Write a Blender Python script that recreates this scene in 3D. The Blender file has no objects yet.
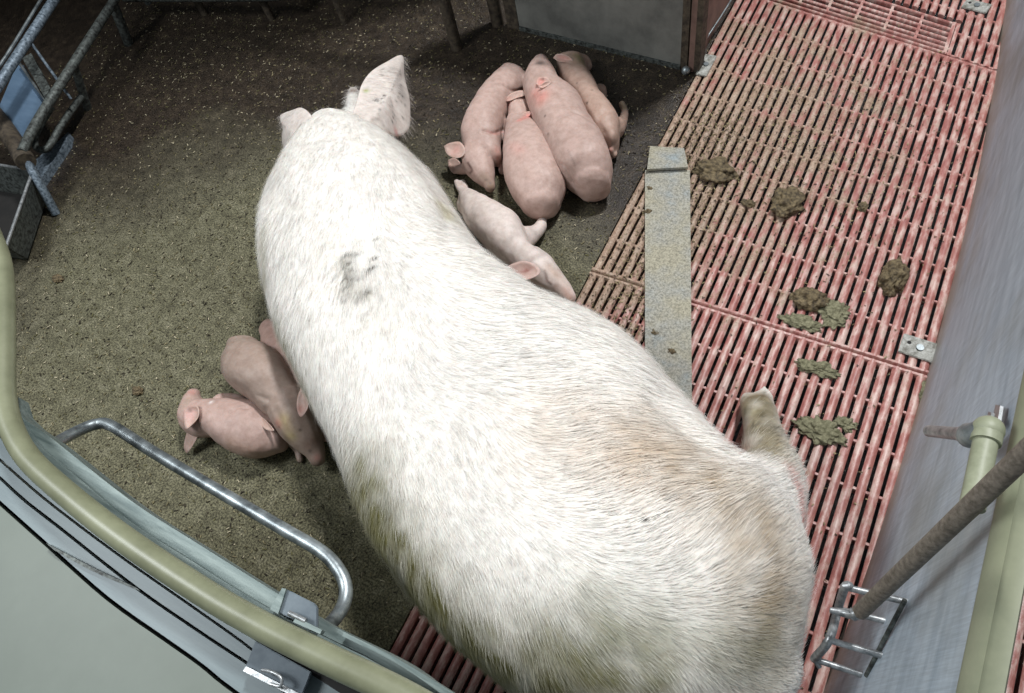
import bpy, bmesh, math, random
import numpy as np
from mathutils import Vector, Matrix, noise
from mathutils.bvhtree import BVHTree
random.seed(7); rng = np.random.default_rng(7)
C = bpy.context.scene.collection
sc = bpy.context.scene

# ------------------------------------------------------------------ camera
FPX, CX, CY, H = 695.0, 512.0, 346.5, 1.5
def _axes():
    def d(u, v):
        a = np.array([u-CX, -(v-CY), -FPX]); return a/np.linalg.norm(a)
    Y = d(1343, -1142); X = -d(-1190, -280); X -= X.dot(Y)*Y; X /= np.linalg.norm(X)
    return np.array([X, Y, np.cross(X, Y)])
R = _axes()
cam = bpy.data.objects.new('camera', bpy.data.cameras.new('camera')); C.objects.link(cam)
M4 = np.eye(4); M4[:3, :3] = R; M4[2, 3] = H
cam.matrix_world = Matrix(M4.tolist())
cam.data.sensor_width = 36.0; cam.data.lens = 36.0*FPX/1024.0
cam.data.clip_start = 0.02; cam.data.clip_end = 60
sc.camera = cam
def P(px, py, z=0.0):
    """world point at height z seen at this spot of the photograph"""
    w = R @ np.array([px-CX, -(py-CY), -FPX]); r = w*((z-H)/w[2]); r[2] += H
    return r
def PX(px, py, x):
    w = R @ np.array([px-CX, -(py-CY), -FPX]); r = w*(x/w[0]); r[2] += H
    return r
def proj(p):
    c = (np.atleast_2d(p)-np.array([0, 0, H])) @ R
    return np.stack([CX+FPX*c[:, 0]/-c[:, 2], CY-FPX*c[:, 1]/-c[:, 2], -c[:, 2]], 1)

# ------------------------------------------------------------------ light
world = bpy.data.worlds.new('world'); sc.world = world; world.use_nodes = True
world.node_tree.nodes['Background'].inputs[0].default_value = (0.80, 0.90, 1.0, 1)
world.node_tree.nodes['Background'].inputs[1].default_value = 0.22
def area(name, loc, aim, size, power, col=(1, 1, 1)):
    l = bpy.data.lights.new(name, 'AREA'); l.shape = 'SQUARE'; l.size = size; l.energy = power; l.color = col
    o = bpy.data.objects.new(name, l); C.objects.link(o); o.location = loc
    o.rotation_euler = (Vector(aim)-Vector(loc)).to_track_quat('-Z', 'Y').to_euler(); return o
area('hall_lamp', (0.0, 3.1, 5.0), (-0.4, 0.6, 0), 0.5, 310, (0.98, 0.99, 1.0))
area('fill_light', (-2.1, -0.35, 2.5), (0.0, 0.9, 0.2), 0.9, 56, (0.93, 0.97, 1.0))  # added fill from the near left, brightens the steel wall; no such lamp seen
sc.view_settings.view_transform = 'Standard'; sc.view_settings.look = 'None'
sc.view_settings.exposure = -0.12; sc.view_settings.gamma = 1.0; sc.view_settings.use_curve_mapping = False

# ------------------------------------------------------------------ tags
def tag(o, label=None, cat=None, group=None, kind=None):
    if label: o['label'] = label
    if cat: o['category'] = cat
    if group: o['group'] = group
    if kind: o['kind'] = kind
    return o
def empty(name, loc, label, cat, group=None):
    o = bpy.data.objects.new(name, None); C.objects.link(o); o.location = [float(v) for v in loc]
    o.empty_display_size = 0.05
    return tag(o, label, cat, group)

# ------------------------------------------------------------------ mesh helpers
class MB:
    def __init__(s): s.v = []; s.f = []; s.n = 0
    def add(s, v, f):
        s.v.append(np.asarray(v, float)); s.f += [tuple(i+s.n for i in q) for q in f]; s.n += len(v); return s
    def box(s, lo, hi):
        x0, y0, z0 = lo; x1, y1, z1 = hi
        v = [(x0,y0,z0),(x1,y0,z0),(x1,y1,z0),(x0,y1,z0),(x0,y0,z1),(x1,y0,z1),(x1,y1,z1),(x0,y1,z1)]
        return s.add(v, [(0,3,2,1),(4,5,6,7),(0,1,5,4),(1,2,6,5),(2,3,7,6),(3,0,4,7)])
    def prism(s, base, top):
        n = len(base)
        return s.add(list(base)+list(top), [tuple(range(n))[::-1], tuple(range(n, 2*n))]+[(i, (i+1) % n, n+(i+1) % n, n+i) for i in range(n)])
    def slab(s, quad, th):
        """polygon of 3-D points thickened along its normal"""
        q = np.array(quad, float); nrm = np.cross(q[1]-q[0], q[2]-q[0]); nrm /= np.linalg.norm(nrm)
        return s.prism(q-nrm*th/2, q+nrm*th/2)
    def tube(s, pts, rad, seg=14, cap=True):
        p = np.array(pts, float); n = len(p); rad = np.broadcast_to(np.asarray(rad, float), (n,))
        t = np.gradient(p, axis=0); t /= np.linalg.norm(t, axis=1)[:, None]
        u = np.cross(t[0], [0, 0, 1.0]); 
        if np.linalg.norm(u) < 1e-3: u = np.array([1.0, 0, 0])
        rings = []
        for i in range(n):
            u = u-u.dot(t[i])*t[i]; u /= np.linalg.norm(u); w = np.cross(t[i], u)
            for k in range(seg):
                a = 2*math.pi*k/seg; rings.append(p[i]+rad[i]*(math.cos(a)*u+math.sin(a)*w))
        f = [(i*seg+k, i*seg+(k+1) % seg, (i+1)*seg+(k+1) % seg, (i+1)*seg+k) for i in range(n-1) for k in range(seg)]
        if cap: f += [tuple(range(seg))[::-1], tuple((n-1)*seg+k for k in range(seg))]
        return s.add(rings, f)
    def ball(s, c, r, seg=12, sq=(1, 1, 1)):
        v = []; f = []; m = seg//2
        for i in range(m+1):
            th = math.pi*i/m
            for k in range(seg):
                a = 2*math.pi*k/seg
                v.append((c[0]+r*sq[0]*math.sin(th)*math.cos(a), c[1]+r*sq[1]*math.sin(th)*math.sin(a), c[2]+r*sq[2]*math.cos(th)))
        f = [(i*seg+k, (i+1)*seg+k, (i+1)*seg+(k+1) % seg, i*seg+(k+1) % seg) for i in range(m) for k in range(seg)]
        return s.add(v, f)
    def mesh(s, name):
        me = bpy.data.meshes.new(name); v = np.concatenate(s.v)
        me.from_pydata(v.tolist(), [], [tuple(int(i) for i in q) for q in s.f]); me.update(); return me
    def build(s, name, mat, parent=None, smooth=False, bevel=0):
        me = s.mesh(name); bm = bmesh.new(); bm.from_mesh(me)
        bmesh.ops.remove_doubles(bm, verts=bm.verts, dist=1e-6)
        bmesh.ops.recalc_face_normals(bm, faces=bm.faces)
        if bevel: bmesh.ops.bevel(bm, geom=[e for e in bm.edges if e.is_manifold and e.calc_face_angle(0) > 0.6], offset=bevel, segments=2, affect='EDGES')
        bm.to_mesh(me); bm.free()
        me.materials.append(mat)
        if smooth:
            me.shade_smooth(); me.set_sharp_from_angle(angle=math.radians(50))
        o = bpy.data.objects.new(name, me); C.objects.link(o)
        if parent:
            o.parent = parent
            q = parent; off = Vector((0, 0, 0))
            while q: off += q.location; q = q.parent
            me.transform(Matrix.Translation(-off))
        return o
def smooth_path(pts, n=8):
    p = np.array(pts, float); q = np.vstack([2*p[0]-p[1], p, 2*p[-1]-p[-2]]); out = []
    for i in range(1, len(q)-2):
        for t in np.linspace(0, 1, n, endpoint=False):
            a, b, c, d = q[i-1], q[i], q[i+1], q[i+2]
            out.append(0.5*((2*b)+(-a+c)*t+(2*a-5*b+4*c-d)*t*t+(-a+3*b-3*c+d)*t**3))
    out.append(p[-1]); return np.array(out)

# ------------------------------------------------------------------ materials
def rgb(r, g, b):
    f = lambda c: (c/255/12.92) if c/255 <= 0.04045 else ((c/255+0.055)/1.055)**2.4
    return (f(r), f(g), f(b), 1)
class NT:
    def __init__(s, name, rough=0.6, metal=0.0, spec=0.5):
        s.m = bpy.data.materials.new(name); s.m.use_nodes = True; s.t = s.m.node_tree
        s.b = s.t.nodes['Principled BSDF']; s.b.inputs['Roughness'].default_value = rough
        s.b.inputs['Metallic'].default_value = metal; s.b.inputs['Specular IOR Level'].default_value = spec
    def n(s, ty, **k):
        x = s.t.nodes.new(ty)
        for a, b in k.items():
            if a in x.inputs: x.inputs[a].default_value = b
            else: setattr(x, a, b)
        return x
    def l(s, a, b): s.t.links.new(a, b)
    def coord(s, scale=(1, 1, 1), rot=(0, 0, 0), loc=(0, 0, 0), which='Object'):
        tc = s.n('ShaderNodeTexCoord'); mp = s.n('ShaderNodeMapping')
        mp.inputs['Scale'].default_value = scale; mp.inputs['Rotation'].default_value = rot; mp.inputs['Location'].default_value = loc
        s.l(tc.outputs[which], mp.inputs[0]); return mp.outputs[0]
    def noise(s, co, scale, detail=4, rough=0.6, dist=0.0):
        x = s.n('ShaderNodeTexNoise'); x.inputs['Scale'].default_value = scale; x.inputs['Detail'].default_value = detail
        x.inputs['Roughness'].default_value = rough; x.inputs['Distortion'].default_value = dist
        s.l(co, x.inputs['Vector']); return x.outputs['Fac']
    def ramp(s, fac, stops, interp='LINEAR'):
        x = s.n('ShaderNodeValToRGB'); x.color_ramp.interpolation = interp; e = x.color_ramp.elements
        while len(e) > 1: e.remove(e[-1])
        e[0].position = stops[0][0]; e[0].color = stops[0][1]
        for p, c in stops[1:]:
            y = e.new(p); y.color = c
        s.l(fac, x.inputs[0]); return x.outputs[0]
    def mix(s, fac, a, b, mode='MIX'):
        x = s.n('ShaderNodeMix', data_type='RGBA', blend_type=mode)
        for sock, v in ((x.inputs[0], fac), (x.inputs[6], a), (x.inputs[7], b)):
            if hasattr(v, 'links'): s.l(v, sock)
            else: sock.default_value = v
        return x.outputs[2]
    def math(s, op, a, b=0.0):
        x = s.n('ShaderNodeMath', operation=op)
        for sock, v in ((x.inputs[0], a), (x.inputs[1], b)):
            if hasattr(v, 'links'): s.l(v, sock)
            else: sock.default_value = v
        return x.outputs[0]
    def bump(s, h, strength=0.3, dist=0.002):
        x = s.n('ShaderNodeBump'); x.inputs['Strength'].default_value = strength; x.inputs['Distance'].default_value = dist
        s.l(h, x.inputs['Height']); s.l(x.outputs[0], s.b.inputs['Normal'])
    def col(s, c):
        if hasattr(c, 'links'): s.l(c, s.b.inputs['Base Color'])
        else: s.b.inputs['Base Color'].default_value = c
BW = ((0, 0, 0, 1), (1, 1, 1, 1))

def simple(name, c1, c2, scale=20, rough=0.5, metal=0.0, bump=0.2, stretch=(1, 1, 1), bd=0.001):
    m = NT(name, rough, metal); co = m.coord(stretch); nz = m.noise(co, scale, 6, 0.65)
    m.col(m.ramp(nz, [(0.35, c1), (0.65, c2)])); m.bump(m.noise(co, scale*3, 4), bump, bd); return m.m

def m_floor():
    m = NT('dusty_wet_concrete', 0.55, 0, 0.35); co = m.coord()
    a = P(135, 260); b = P(70, 470)
    # meal dust patch: a blotch of its own on the floor
    mp = m.coord(scale=(1/1.5, 1/1.15, 0), loc=(1.1/1.5, -0.38/1.15, 0))
    g = m.n('ShaderNodeTexGradient', gradient_type='SPHERICAL'); nz = m.noise(co, 2.2, 5, 0.6)
    ad = m.n('ShaderNodeVectorMath', operation='ADD'); cn = m.n('ShaderNodeTexNoise'); cn.inputs['Scale'].default_value = 2.0
    m.l(co, cn.inputs['Vector']); sc_ = m.n('ShaderNodeVectorMath', operation='MULTIPLY_ADD')
    m.l(cn.outputs['Color'], sc_.inputs[0]); sc_.inputs[1].default_value = (0.5, 0.5, 0); sc_.inputs[2].default_value = (-0.25, -0.25, 0)
    m.l(mp, ad.inputs[0]); m.l(sc_.outputs[0], ad.inputs[1]); m.l(ad.outputs[0], g.inputs[0])
    mask = m.ramp(g.outputs['Fac'], [(0.12, BW[0]), (0.42, BW[1])])
    fine = m.noise(co, 210, 3, 0.7); mid = m.noise(co, 26, 6, 0.7)
    olive = m.ramp(mid, [(0.30, rgb(92, 88, 68)), (0.5, rgb(124, 120, 94)), (0.72, rgb(152, 147, 122))])
    dark = m.ramp(mid, [(0.30, rgb(44, 38, 32)), (0.55, rgb(72, 62, 52)), (0.75, rgb(104, 92, 74))])
    c = m.mix(mask, dark, olive)
    sp = m.ramp(fine, [(0.40, rgb(70, 70, 70)), (0.50, rgb(180, 180, 180)), (0.60, rgb(255, 255, 255))])
    c = m.mix(0.8, c, sp, 'MULTIPLY')
    m.col(c); m.bump(m.math('ADD', fine, mid), 0.8, 0.003)
    m.l(m.ramp(mask, [(0, rgb(150, 150, 150)), (1, rgb(235, 235, 235))]), m.b.inputs['Roughness'])
    return m.m

def m_slat():
    m = NT('worn_red_plastic', 0.32, 0, 0.5); co = m.coord()
    big = m.noise(co, 3.5, 5, 0.6); mid = m.noise(m.coord((1.6, 0.5, 1)), 38, 6, 0.7); fine = m.noise(co, 170, 3, 0.7)
    red = m.ramp(mid, [(0.32, rgb(136, 78, 72)), (0.47, rgb(164, 110, 102)), (0.62, rgb(198, 170, 160))])
    dirt = m.ramp(fine, [(0.35, rgb(104, 90, 70)), (0.65, rgb(178, 160, 136))])
    # dung film: thicker in blotches, and a broad smear across the far middle of the slats
    a = P(735, 130)
    g = m.n('ShaderNodeTexGradient', gradient_type='SPHERICAL')
    m.l(m.coord(scale=(1/0.55, 1/0.75, 0), loc=(-a[0]/0.55, -a[1]/0.75, 0)), g.inputs[0])
    f1 = m.math('ADD', m.math('MULTIPLY', g.outputs['Fac'], 0.30), m.math('MULTIPLY', m.noise(co, 9, 6, 0.75), 1.0))
    b = P(632, 225); g2 = m.n('ShaderNodeTexGradient', gradient_type='SPHERICAL')
    m.l(m.coord(scale=(1/0.22, 1/0.55, 0), loc=(-b[0]/0.22, -b[1]/0.55, 0)), g2.inputs[0])
    f1 = m.math('ADD', f1, m.math('MULTIPLY', g2.outputs['Fac'], 0.40))
    f1 = m.math('ADD', f1, m.math('MULTIPLY', mid, 0.25))
    fac = m.ramp(f1, [(0.68, BW[0]), (0.84, (0.75, 0.75, 0.75, 1))])
    m.col(m.mix(fac, red, dirt)); m.bump(m.math('ADD', fine, m.math('MULTIPLY', mid, 0.6)), 0.45, 0.0015)
    m.l(m.ramp(fac, [(0, (0.42, 0.42, 0.42, 1)), (1, (0.75, 0.75, 0.75, 1))]), m.b.inputs['Roughness'])
    return m.m

def m_pit():
    m = NT('wet_slurry', 0.15, 0, 0.6); co = m.coord(); n1 = m.noise(co, 16, 6, 0.7)
    m.col(m.ramp(n1, [(0.3, rgb(12, 10, 9)), (0.7, rgb(34, 31, 28))])); m.bump(m.noise(co, 55, 5, 0.7), 0.9, 0.01); return m.m

def m_steel_wall():
    m = NT('brushed_steel_sheet', 0.55, 0.1, 0.4)
    st = m.noise(m.coord((1, 1.0, 6)), 7, 6, 0.65); st2 = m.noise(m.coord((1, 60, 2.5)), 5, 5, 0.7); big = m.noise(m.coord(), 3, 4)
    c = m.ramp(st, [(0.3, rgb(166, 180, 192)), (0.6, rgb(196, 208, 218))])
    c = m.mix(m.ramp(big, [(0.5, BW[0]), (0.68, (0.55, 0.55, 0.55, 1))]), c, rgb(140, 140, 128))
    c = m.mix(0.35, c, m.ramp(st2, [(0.3, rgb(140, 140, 140)), (0.65, rgb(255, 255, 255))]), 'MULTIPLY')
    # grime along the foot of the sheet
    sx = m.n('ShaderNodeSeparateXYZ'); m.l(m.coord(), sx.inputs[0])
    gr = m.ramp(m.math('ADD', sx.outputs[2], m.math('MULTIPLY', m.noise(m.coord(), 14, 5, 0.7), 0.14)), [(0.06, BW[1]), (0.17, BW[0])])
    c = m.mix(gr, c, rgb(150, 142, 128))
    sc2 = m.noise(m.coord((1, 120, 3), rot=(0.25, 0, 0)), 3, 3, 0.8)
    c = m.mix(m.ramp(sc2, [(0.72, BW[0]), (0.76, (0.6, 0.6, 0.6, 1))]), c, rgb(215, 220, 225))
    m.col(c); m.bump(st2, 0.12, 0.001); return m.m

def m_skin(name='pig_skin', hairy=False):
    m = NT(name, 0.5, 0, 0.35); at = m.n('ShaderNodeAttribute', attribute_name='tint'); co = m.coord()
    nz = m.noise(co, 45, 6, 0.7)
    c = m.mix(0.55, at.outputs['Color'], m.ramp(nz, [(0.3, rgb(196, 184, 176)), (0.6, rgb(255, 255, 255))]), 'MULTIPLY')
    m.col(c); m.bump(m.noise(co, 160, 5, 0.7), 0.5 if hairy else 0.35, 0.0015)
    m.b.inputs['Subsurface Weight'].default_value = 0.12; m.b.inputs['Subsurface Radius'].default_value = (0.02, 0.008, 0.005)
    m.b.inputs['Subsurface Scale'].default_value = 0.3
    return m.m
def m_attr(name, rough=0.6, attr='tint'):
    m = NT(name, rough, 0, 0.3); at = m.n('ShaderNodeAttribute', attribute_name=attr); m.col(at.outputs['Color']); return m.m

MT = dict(  # one entry per kind of surface
    floor=m_floor(), slat=m_slat(), pit=m_pit(), wall=m_steel_wall(), skin=m_skin(), hide=m_skin('sow_hide', True),
    hair=m_attr('bristle', 0.45), straw=m_attr('straw', 0.8),
    galv=simple('galvanised_steel', rgb(96, 102, 104), rgb(168, 176, 178), 30, 0.42, 0.75, 0.25),
    galvdirty=simple('dirty_galvanised_tube', rgb(40, 40, 38), rgb(110, 116, 112), 90, 0.55, 0.35, 0.6),
    bluesteel=simple('bluish_galvanised_tube', rgb(60, 72, 82), rgb(150, 164, 176), 100, 0.45, 0.4, 0.5),
    bluesheet=simple('blue_plastic_sheet', rgb(82, 104, 126), rgb(98, 120, 142), 9, 0.4, 0.0, 0.1, (1, 4, 1)),
    rail=simple('painted_rail', rgb(112, 114, 90), rgb(134, 136, 110), 12, 0.38, 0.0, 0.15),
    beam=simple('weathered_galvanised_beam', rgb(84, 98, 96), rgb(130, 142, 138), 30, 0.5, 0.2, 0.3, (0.3, 3, 3)),
    pvc=simple('grey_green_plastic', rgb(94, 102, 92), rgb(102, 110, 100), 6, 0.5, 0.0, 0.1),
    plank=simple('pale_plastic_plank', rgb(92, 105, 108), rgb(112, 124, 125), 14, 0.45, 0.05, 0.15, (0.3, 3, 3)),
    cap=simple('cream_green_plastic_cap', rgb(124, 128, 106), rgb(142, 145, 120), 10, 0.5, 0.0, 0.3),
    pipe=simple('green_grey_pipe', rgb(132, 136, 112), rgb(156, 160, 136), 30, 0.5, 0.0, 0.3),
    rod=simple('weathered_steel_pipe', rgb(92, 84, 74), rgb(136, 126, 114), 140, 0.6, 0.1, 0.6),
    chrome=simple('bright_steel', rgb(120, 124, 126), rgb(186, 188, 188), 90, 0.36, 0.6, 0.2),
    plate=simple('grey_steel_plate', rgb(78, 88, 96), rgb(110, 120, 126), 14, 0.6, 0.2, 0.2),
    greyboard=simple('scuffed_grey_board', rgb(92, 92, 88), rgb(126, 126, 120), 7, 0.65, 0.0, 0.4),
    brown=simple('dirty_brown_board', rgb(98, 76, 68), rgb(134, 108, 98), 12, 0.6, 0.0, 0.5),
    darkwood=simple('dirt_crusted_post', rgb(44, 37, 31), rgb(88, 78, 64), 60, 0.7, 0.0, 0.8),
    dark=simple('black_recess', rgb(18, 17, 16), rgb(30, 28, 26), 20, 0.8),
    backwall=simple('dark_grimy_wall', rgb(22, 21, 20), rgb(44, 42, 40), 6, 0.7),
    dung=simple('dung', rgb(52, 42, 28), rgb(128, 112, 82), 90, 0.75, 0.0, 1.0, (1, 1, 1), 0.003),
    oldung=simple('dry_dung_smear', rgb(86, 84, 60), rgb(146, 142, 114), 130, 0.85, 0.0, 1.0, (1, 1, 1), 0.003),
    clip=simple('dirty_zinc', rgb(92, 90, 80), rgb(172, 172, 166), 110, 0.6, 0.1, 0.6), strip=None)
def m_strip():
    m = NT('dusty_strip', 0.7, 0.0, 0.3); co = m.coord(); f = m.noise(co, 190, 4, 0.8); b = m.noise(co, 9, 4, 0.6)
    c = m.ramp(b, [(0.40, rgb(172, 166, 146)), (0.55, rgb(166, 164, 154)), (0.75, rgb(142, 160, 170))])
    c = m.mix(0.75, c, m.ramp(f, [(0.35, rgb(120, 120, 116)), (0.6, rgb(255, 255, 255))]), 'MULTIPLY'); m.col(c); m.bump(f, 0.6, 0.002); return m.m
MT['strip'] = m_strip()

# ------------------------------------------------------------------ setting: floor, pit, walls
XL = -0.537                                            # edge between solid floor and slats
def wall_x(y): return 0.277-0.034*((y-1.03)/0.9)**2    # the sheet bows a little at its foot
MB().box((-3.6, -1.6, -0.06), (XL, 2.6, 0.0)).build('floor', MT['floor'])['kind'] = 'structure'
mb = MB().box((XL-0.02, -0.95, -0.30), (1.0, 3.0, -0.26)); mb.build('floor_pit', MT['pit'])['kind'] = 'structure'
mb = MB().box((XL-0.004, -0.75, -0.26), (XL+0.001, 2.6, -0.012)); mb.build('trim_1', MT['dark'])['kind'] = 'structure'

def skew(x, y):
    k = min(1.15, max(0, (y-0.945)/1.05)); return (x, y-0.24*k*(x-0.10))
PITCH = 0.0255
def slat_panel(y0, y1, label, x0=XL, x1=0.30, inset=None, side=''):
    mb = MB(); rows = max(1, round((y1-y0)/0.1045)); n = int(round((x1-x0)/PITCH))
    prof = [(-0.0085, -0.001), (-0.0055, 0.0025), (0.0, 0.0040), (0.0055, 0.0025), (0.0085, -0.001), (0.0052, -0.028), (-0.0052, -0.028)]
    prof = [(a*1.08, b) for a, b in prof]
    segs = rows*2
    for i in range(n):
        xc = x0+PITCH*(i+0.5)
        v = []; f = []
        ys = np.linspace(y0+0.003, y1-0.003, segs+1)
        if inset and inset[0] < xc < inset[1]: ys = ys[ys > inset[3]]
        if len(ys) < 2: continue
        for y in ys:
            for a, b in prof:
                sx, sy = skew(xc+a, y); v.append((sx, sy, b))
        L = len(prof)
        for k in range(len(ys)-1):
            for j in range(L): f.append((k*L+j, k*L+(j+1) % L, (k+1)*L+(j+1) % L, (k+1)*L+j))
        f += [tuple(range(L)), tuple((len(ys)-1)*L+j for j in range(L))[::-1]]
        mb.add(v, f)
    def cross(y, xa, xb, w, top, bot=-0.024):
        xs = np.linspace(xa, xb, 12); v = []; f = []
        for x in xs:
            for a, b in ((-w/2, top-0.003), (-w/4, top), (w/4, top), (w/2, top-0.003), (w/2, bot), (-w/2, bot)):
                sx, sy = skew(x, y+a); v.append((sx, sy, b))
        for k in range(len(xs)-1):
            for j in range(6): f.append((k*6+j, k*6+(j+1) % 6, (k+1)*6+(j+1) % 6, (k+1)*6+j))
        f += [tuple(range(6)), tuple(11*6+j for j in range(6))[::-1]]; mb.add(v, f)
    for r in range(rows+1):
        y = y0+(y1-y0)*r/rows; edge = r in (0, rows)
        if r == 0: y += 0.006
        if r == rows: y -= 0.006
        xa = x0
        if inset and inset[2] < y < inset[3]: cross(y, inset[1], x1, 0.009, 0.001); continue
        cross(y, xa, x1, 0.010 if edge else 0.009, 0.0030 if edge else -0.004)
    if inset:
        a, b, c, d = inset
        for y in (c+0.007, c+0.025, d-0.006): cross(y, a, b, 0.009, 0.004, -0.008)
        for k in range(4): cross(c+0.046+k*0.022, a+0.02, b-0.014, 0.010, 0.003, -0.006)
        for x in (a, a+0.019, b-0.012, b):
            sx, sy0 = skew(x, c); _, sy1 = skew(x, d); mb.box((sx-0.005, sy0, -0.024), (sx+0.005, sy1, 0.0035))
        for x in np.linspace(a+0.10, b-0.10, 5):
            sx, sy0 = skew(x, c+0.03); _, sy1 = skew(x, d-0.01); mb.box((sx-0.004, sy0, -0.024), (sx+0.004, sy1, 0.0012))
    o = mb.build('slatted_floor_panel', MT['slat'], smooth=True)
    return tag(o, label, 'floor panel', 'red slatted floor panels of the pen')
slat_panel(-0.1, 0.945, 'red plastic slatted floor panel partly under the hindquarters of the sow')
slat_panel(0.947, 1.99, 'red plastic slatted floor panel in the middle, the one carrying the dung lumps')
slat_panel(1.992, 2.72, 'red plastic slatted floor panel farthest away, with an inset of crosswise slats', inset=(-0.44, 0.115, 1.992, 2.135))
o = slat_panel(-0.5, 1.0, 'red slatted floor strip in the next pen, beyond the steel wall', x0=0.36, x1=0.95); del o['group']
slat_panel(-0.75, -0.102, 'red plastic slatted floor panel nearest the plastic partition, dark in the shade')

# right wall: bowed steel sheet with a plastic cap profile
mb = MB(); ys = np.linspace(-0.6, 2.9, 36); v = []; f = []
for y in ys:
    for x, z in ((wall_x(y), -0.03), (wall_x(y)*0.5+0.1325, 0.3), (0.265, 0.655), (0.279, 0.655), (0.29, 0.3), (wall_x(y)+0.014, -0.03)): v.append((x, y, z))
for k in range(len(ys)-1):
    for j in range(6): f.append((k*6+j, k*6+(j+1) % 6, (k+1)*6+(j+1) % 6, (k+1)*6+j))
f += [tuple(range(6)), tuple(35*6+j for j in range(6))[::-1]]
mb.add(v, f); mb.build('wall_right', MT['wall'], smooth=True)['kind'] = 'structure'
mb = MB(); prof = [(0.262, 0.632), (0.250, 0.645), (0.250, 0.664), (0.268, 0.682), (0.273, 0.676), (0.300, 0.706), (0.322, 0.706), (0.330, 0.690), (0.330, 0.60), (0.280, 0.60)]
prof = [(0.2600, 0.634), (0.2590, 0.640), (0.2640, 0.662), (0.2680, 0.668), (0.2730, 0.664), (0.2900, 0.666), (0.2935, 0.660), (0.2935, 0.62), (0.2700, 0.62)]
L = len(prof)
mb.prism([(x, -0.6, z) for x, z in prof], [(x, 2.9, z) for x, z in prof]); mb.build('trim_2', MT['cap'], smooth=True)['kind'] = 'structure'

# far walls: grey board, brown board beside the slats, unseen dark wall added to shade the far left
def upright(name, a, b, h, th, mat, z0=0.0, parent=None, **k):
    a = np.array(a[:2]); b = np.array(b[:2]); d = (b-a)/np.linalg.norm(b-a); n = np.array([-d[1], d[0]])*th
    q = [(*a, z0), (*b, z0), (*(b+n), z0), (*(a+n), z0)]
    return MB().prism(q, [(x, y, h) for x, y, _ in q]).build(name, mat, parent, **k)
A0 = P(520, 30); B0 = P(680, 69)
pt = empty('partition_board', (*((A0+B0)/2)[:2], 0), 'scuffed grey board partition behind the sleeping piglets, with a dark post at each end', 'partition')
upright('panel', A0, B0, 0.85, 0.02, MT['greyboard'], 0.016, pt)
dx = (B0-A0)/np.linalg.norm(B0-A0)
upright('kick_strip', A0-np.array([0, 0.004, 0]), B0-np.array([0, 0.004, 0]), 0.014, 0.03, MT['galvdirty'], 0.0, pt)
upright('post', B0, B0+dx*0.022, 0.86, 0.03, MT['darkwood'], 0, pt); upright('post', B0+dx*0.026, B0+dx*0.062, 0.87, 0.035, MT['darkwood'], 0, pt)
upright('post', A0-dx*0.05, A0-dx*0.002, 0.86, 0.03, MT['darkwood'], 0, pt)
c = B0+dx*0.045; MB().ball((c[0]-0.02, c[1]-0.015, 0.014), 0.014, 10).build('bolt', MT['galv'], pt, smooth=True)
# brown side board along the slats
sb = empty('side_board', (XL-0.04, 2.3, 0), 'dirty brown board standing along the far left edge of the slats', 'board')
e0 = P(692, 72); 
upright('board', (e0[0]+0.004, e0[1], 0), (XL-0.012, 2.9, 0), 0.8, 0.016, MT['brown'], 0.0, sb)
w0 = P(703, 46, 0.05); w1 = P(729, 0, 0.05)
mb = MB().tube(smooth_path([P(698, 46, 0.06), P(700, 48, 0.03), P(704, 42, 0.03), w1+(0.006, 0, 0), w1+(0.006, 0.3, 0)]), 0.003, 8); mb.build('rod', MT['galv'], sb, smooth=True)
MB().box((-3.6, 2.02, 0), (-1.34, 2.07, 2.3)).build('shade_wall', MT['backwall'])['kind'] = 'structure'  # out of view, added and made tall to keep the far left dark
MB().box((-3.65, -1.6, 0), (-3.6, 2.07, 1.2)).build('wall_left', MT['backwall'])['kind'] = 'structure'

# ------------------------------------------------------------------ animals
def section_fit(pairs, zb, hs):
    """ring centres and half widths so that the lying body spans the traced width at each section"""
    n = len(pairs); L = np.array([p[:2] for p in pairs], float); Rr = np.array([p[2:4] for p in pairs], float)
    cz = zb+hs/2; c = np.array([P(*((L[i]+Rr[i])/2), cz[i]) for i in range(n)])
    A = np.array([np.linalg.norm((P(*L[i], cz[i])-P(*Rr[i], cz[i]))[:2])/2 for i in range(n)])
    D = np.array([(P(*Rr[i], cz[i])-P(*L[i], cz[i]))[:2] for i in range(n)]); D /= np.linalg.norm(D, axis=1)[:, None]
    th = np.linspace(0, 2*math.pi, 40, endpoint=False)
    for it in range(25):
        for i in range(n):
            r = ring(c[i], D[i], A[i], zb[i], hs[i], th); q = proj(r)[:, :2]
            u = Rr[i]-L[i]; ln = np.linalg.norm(u); u /= ln
            s = (q-L[i]) @ u; lo, hi = s.min(), s.max()
            sc_ = ln/(hi-lo); A[i] *= 1+0.8*(sc_-1)
            dm = (ln/2-(lo+hi)/2); dep = proj(c[i])[0, 2]
            # keep the mid of the ring on the traced mid
            m = proj(c[i])[0, :2]+u*dm*0.8
            c[i] = P(*m, cz[i])
    return c, D, A
def ring(c, d, a, zb, h, th, e=0.88):
    cs, sn = np.cos(th), np.sin(th)
    x = np.sign(cs)*np.abs(cs)**e*a; z = np.sign(sn)*np.abs(sn)**e*h/2
    x = x*(1-0.06*(sn < 0)*np.abs(sn))
    return np.stack([c[0]+d[0]*x, c[1]+d[1]*x, zb+h/2+z], 1)
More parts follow.
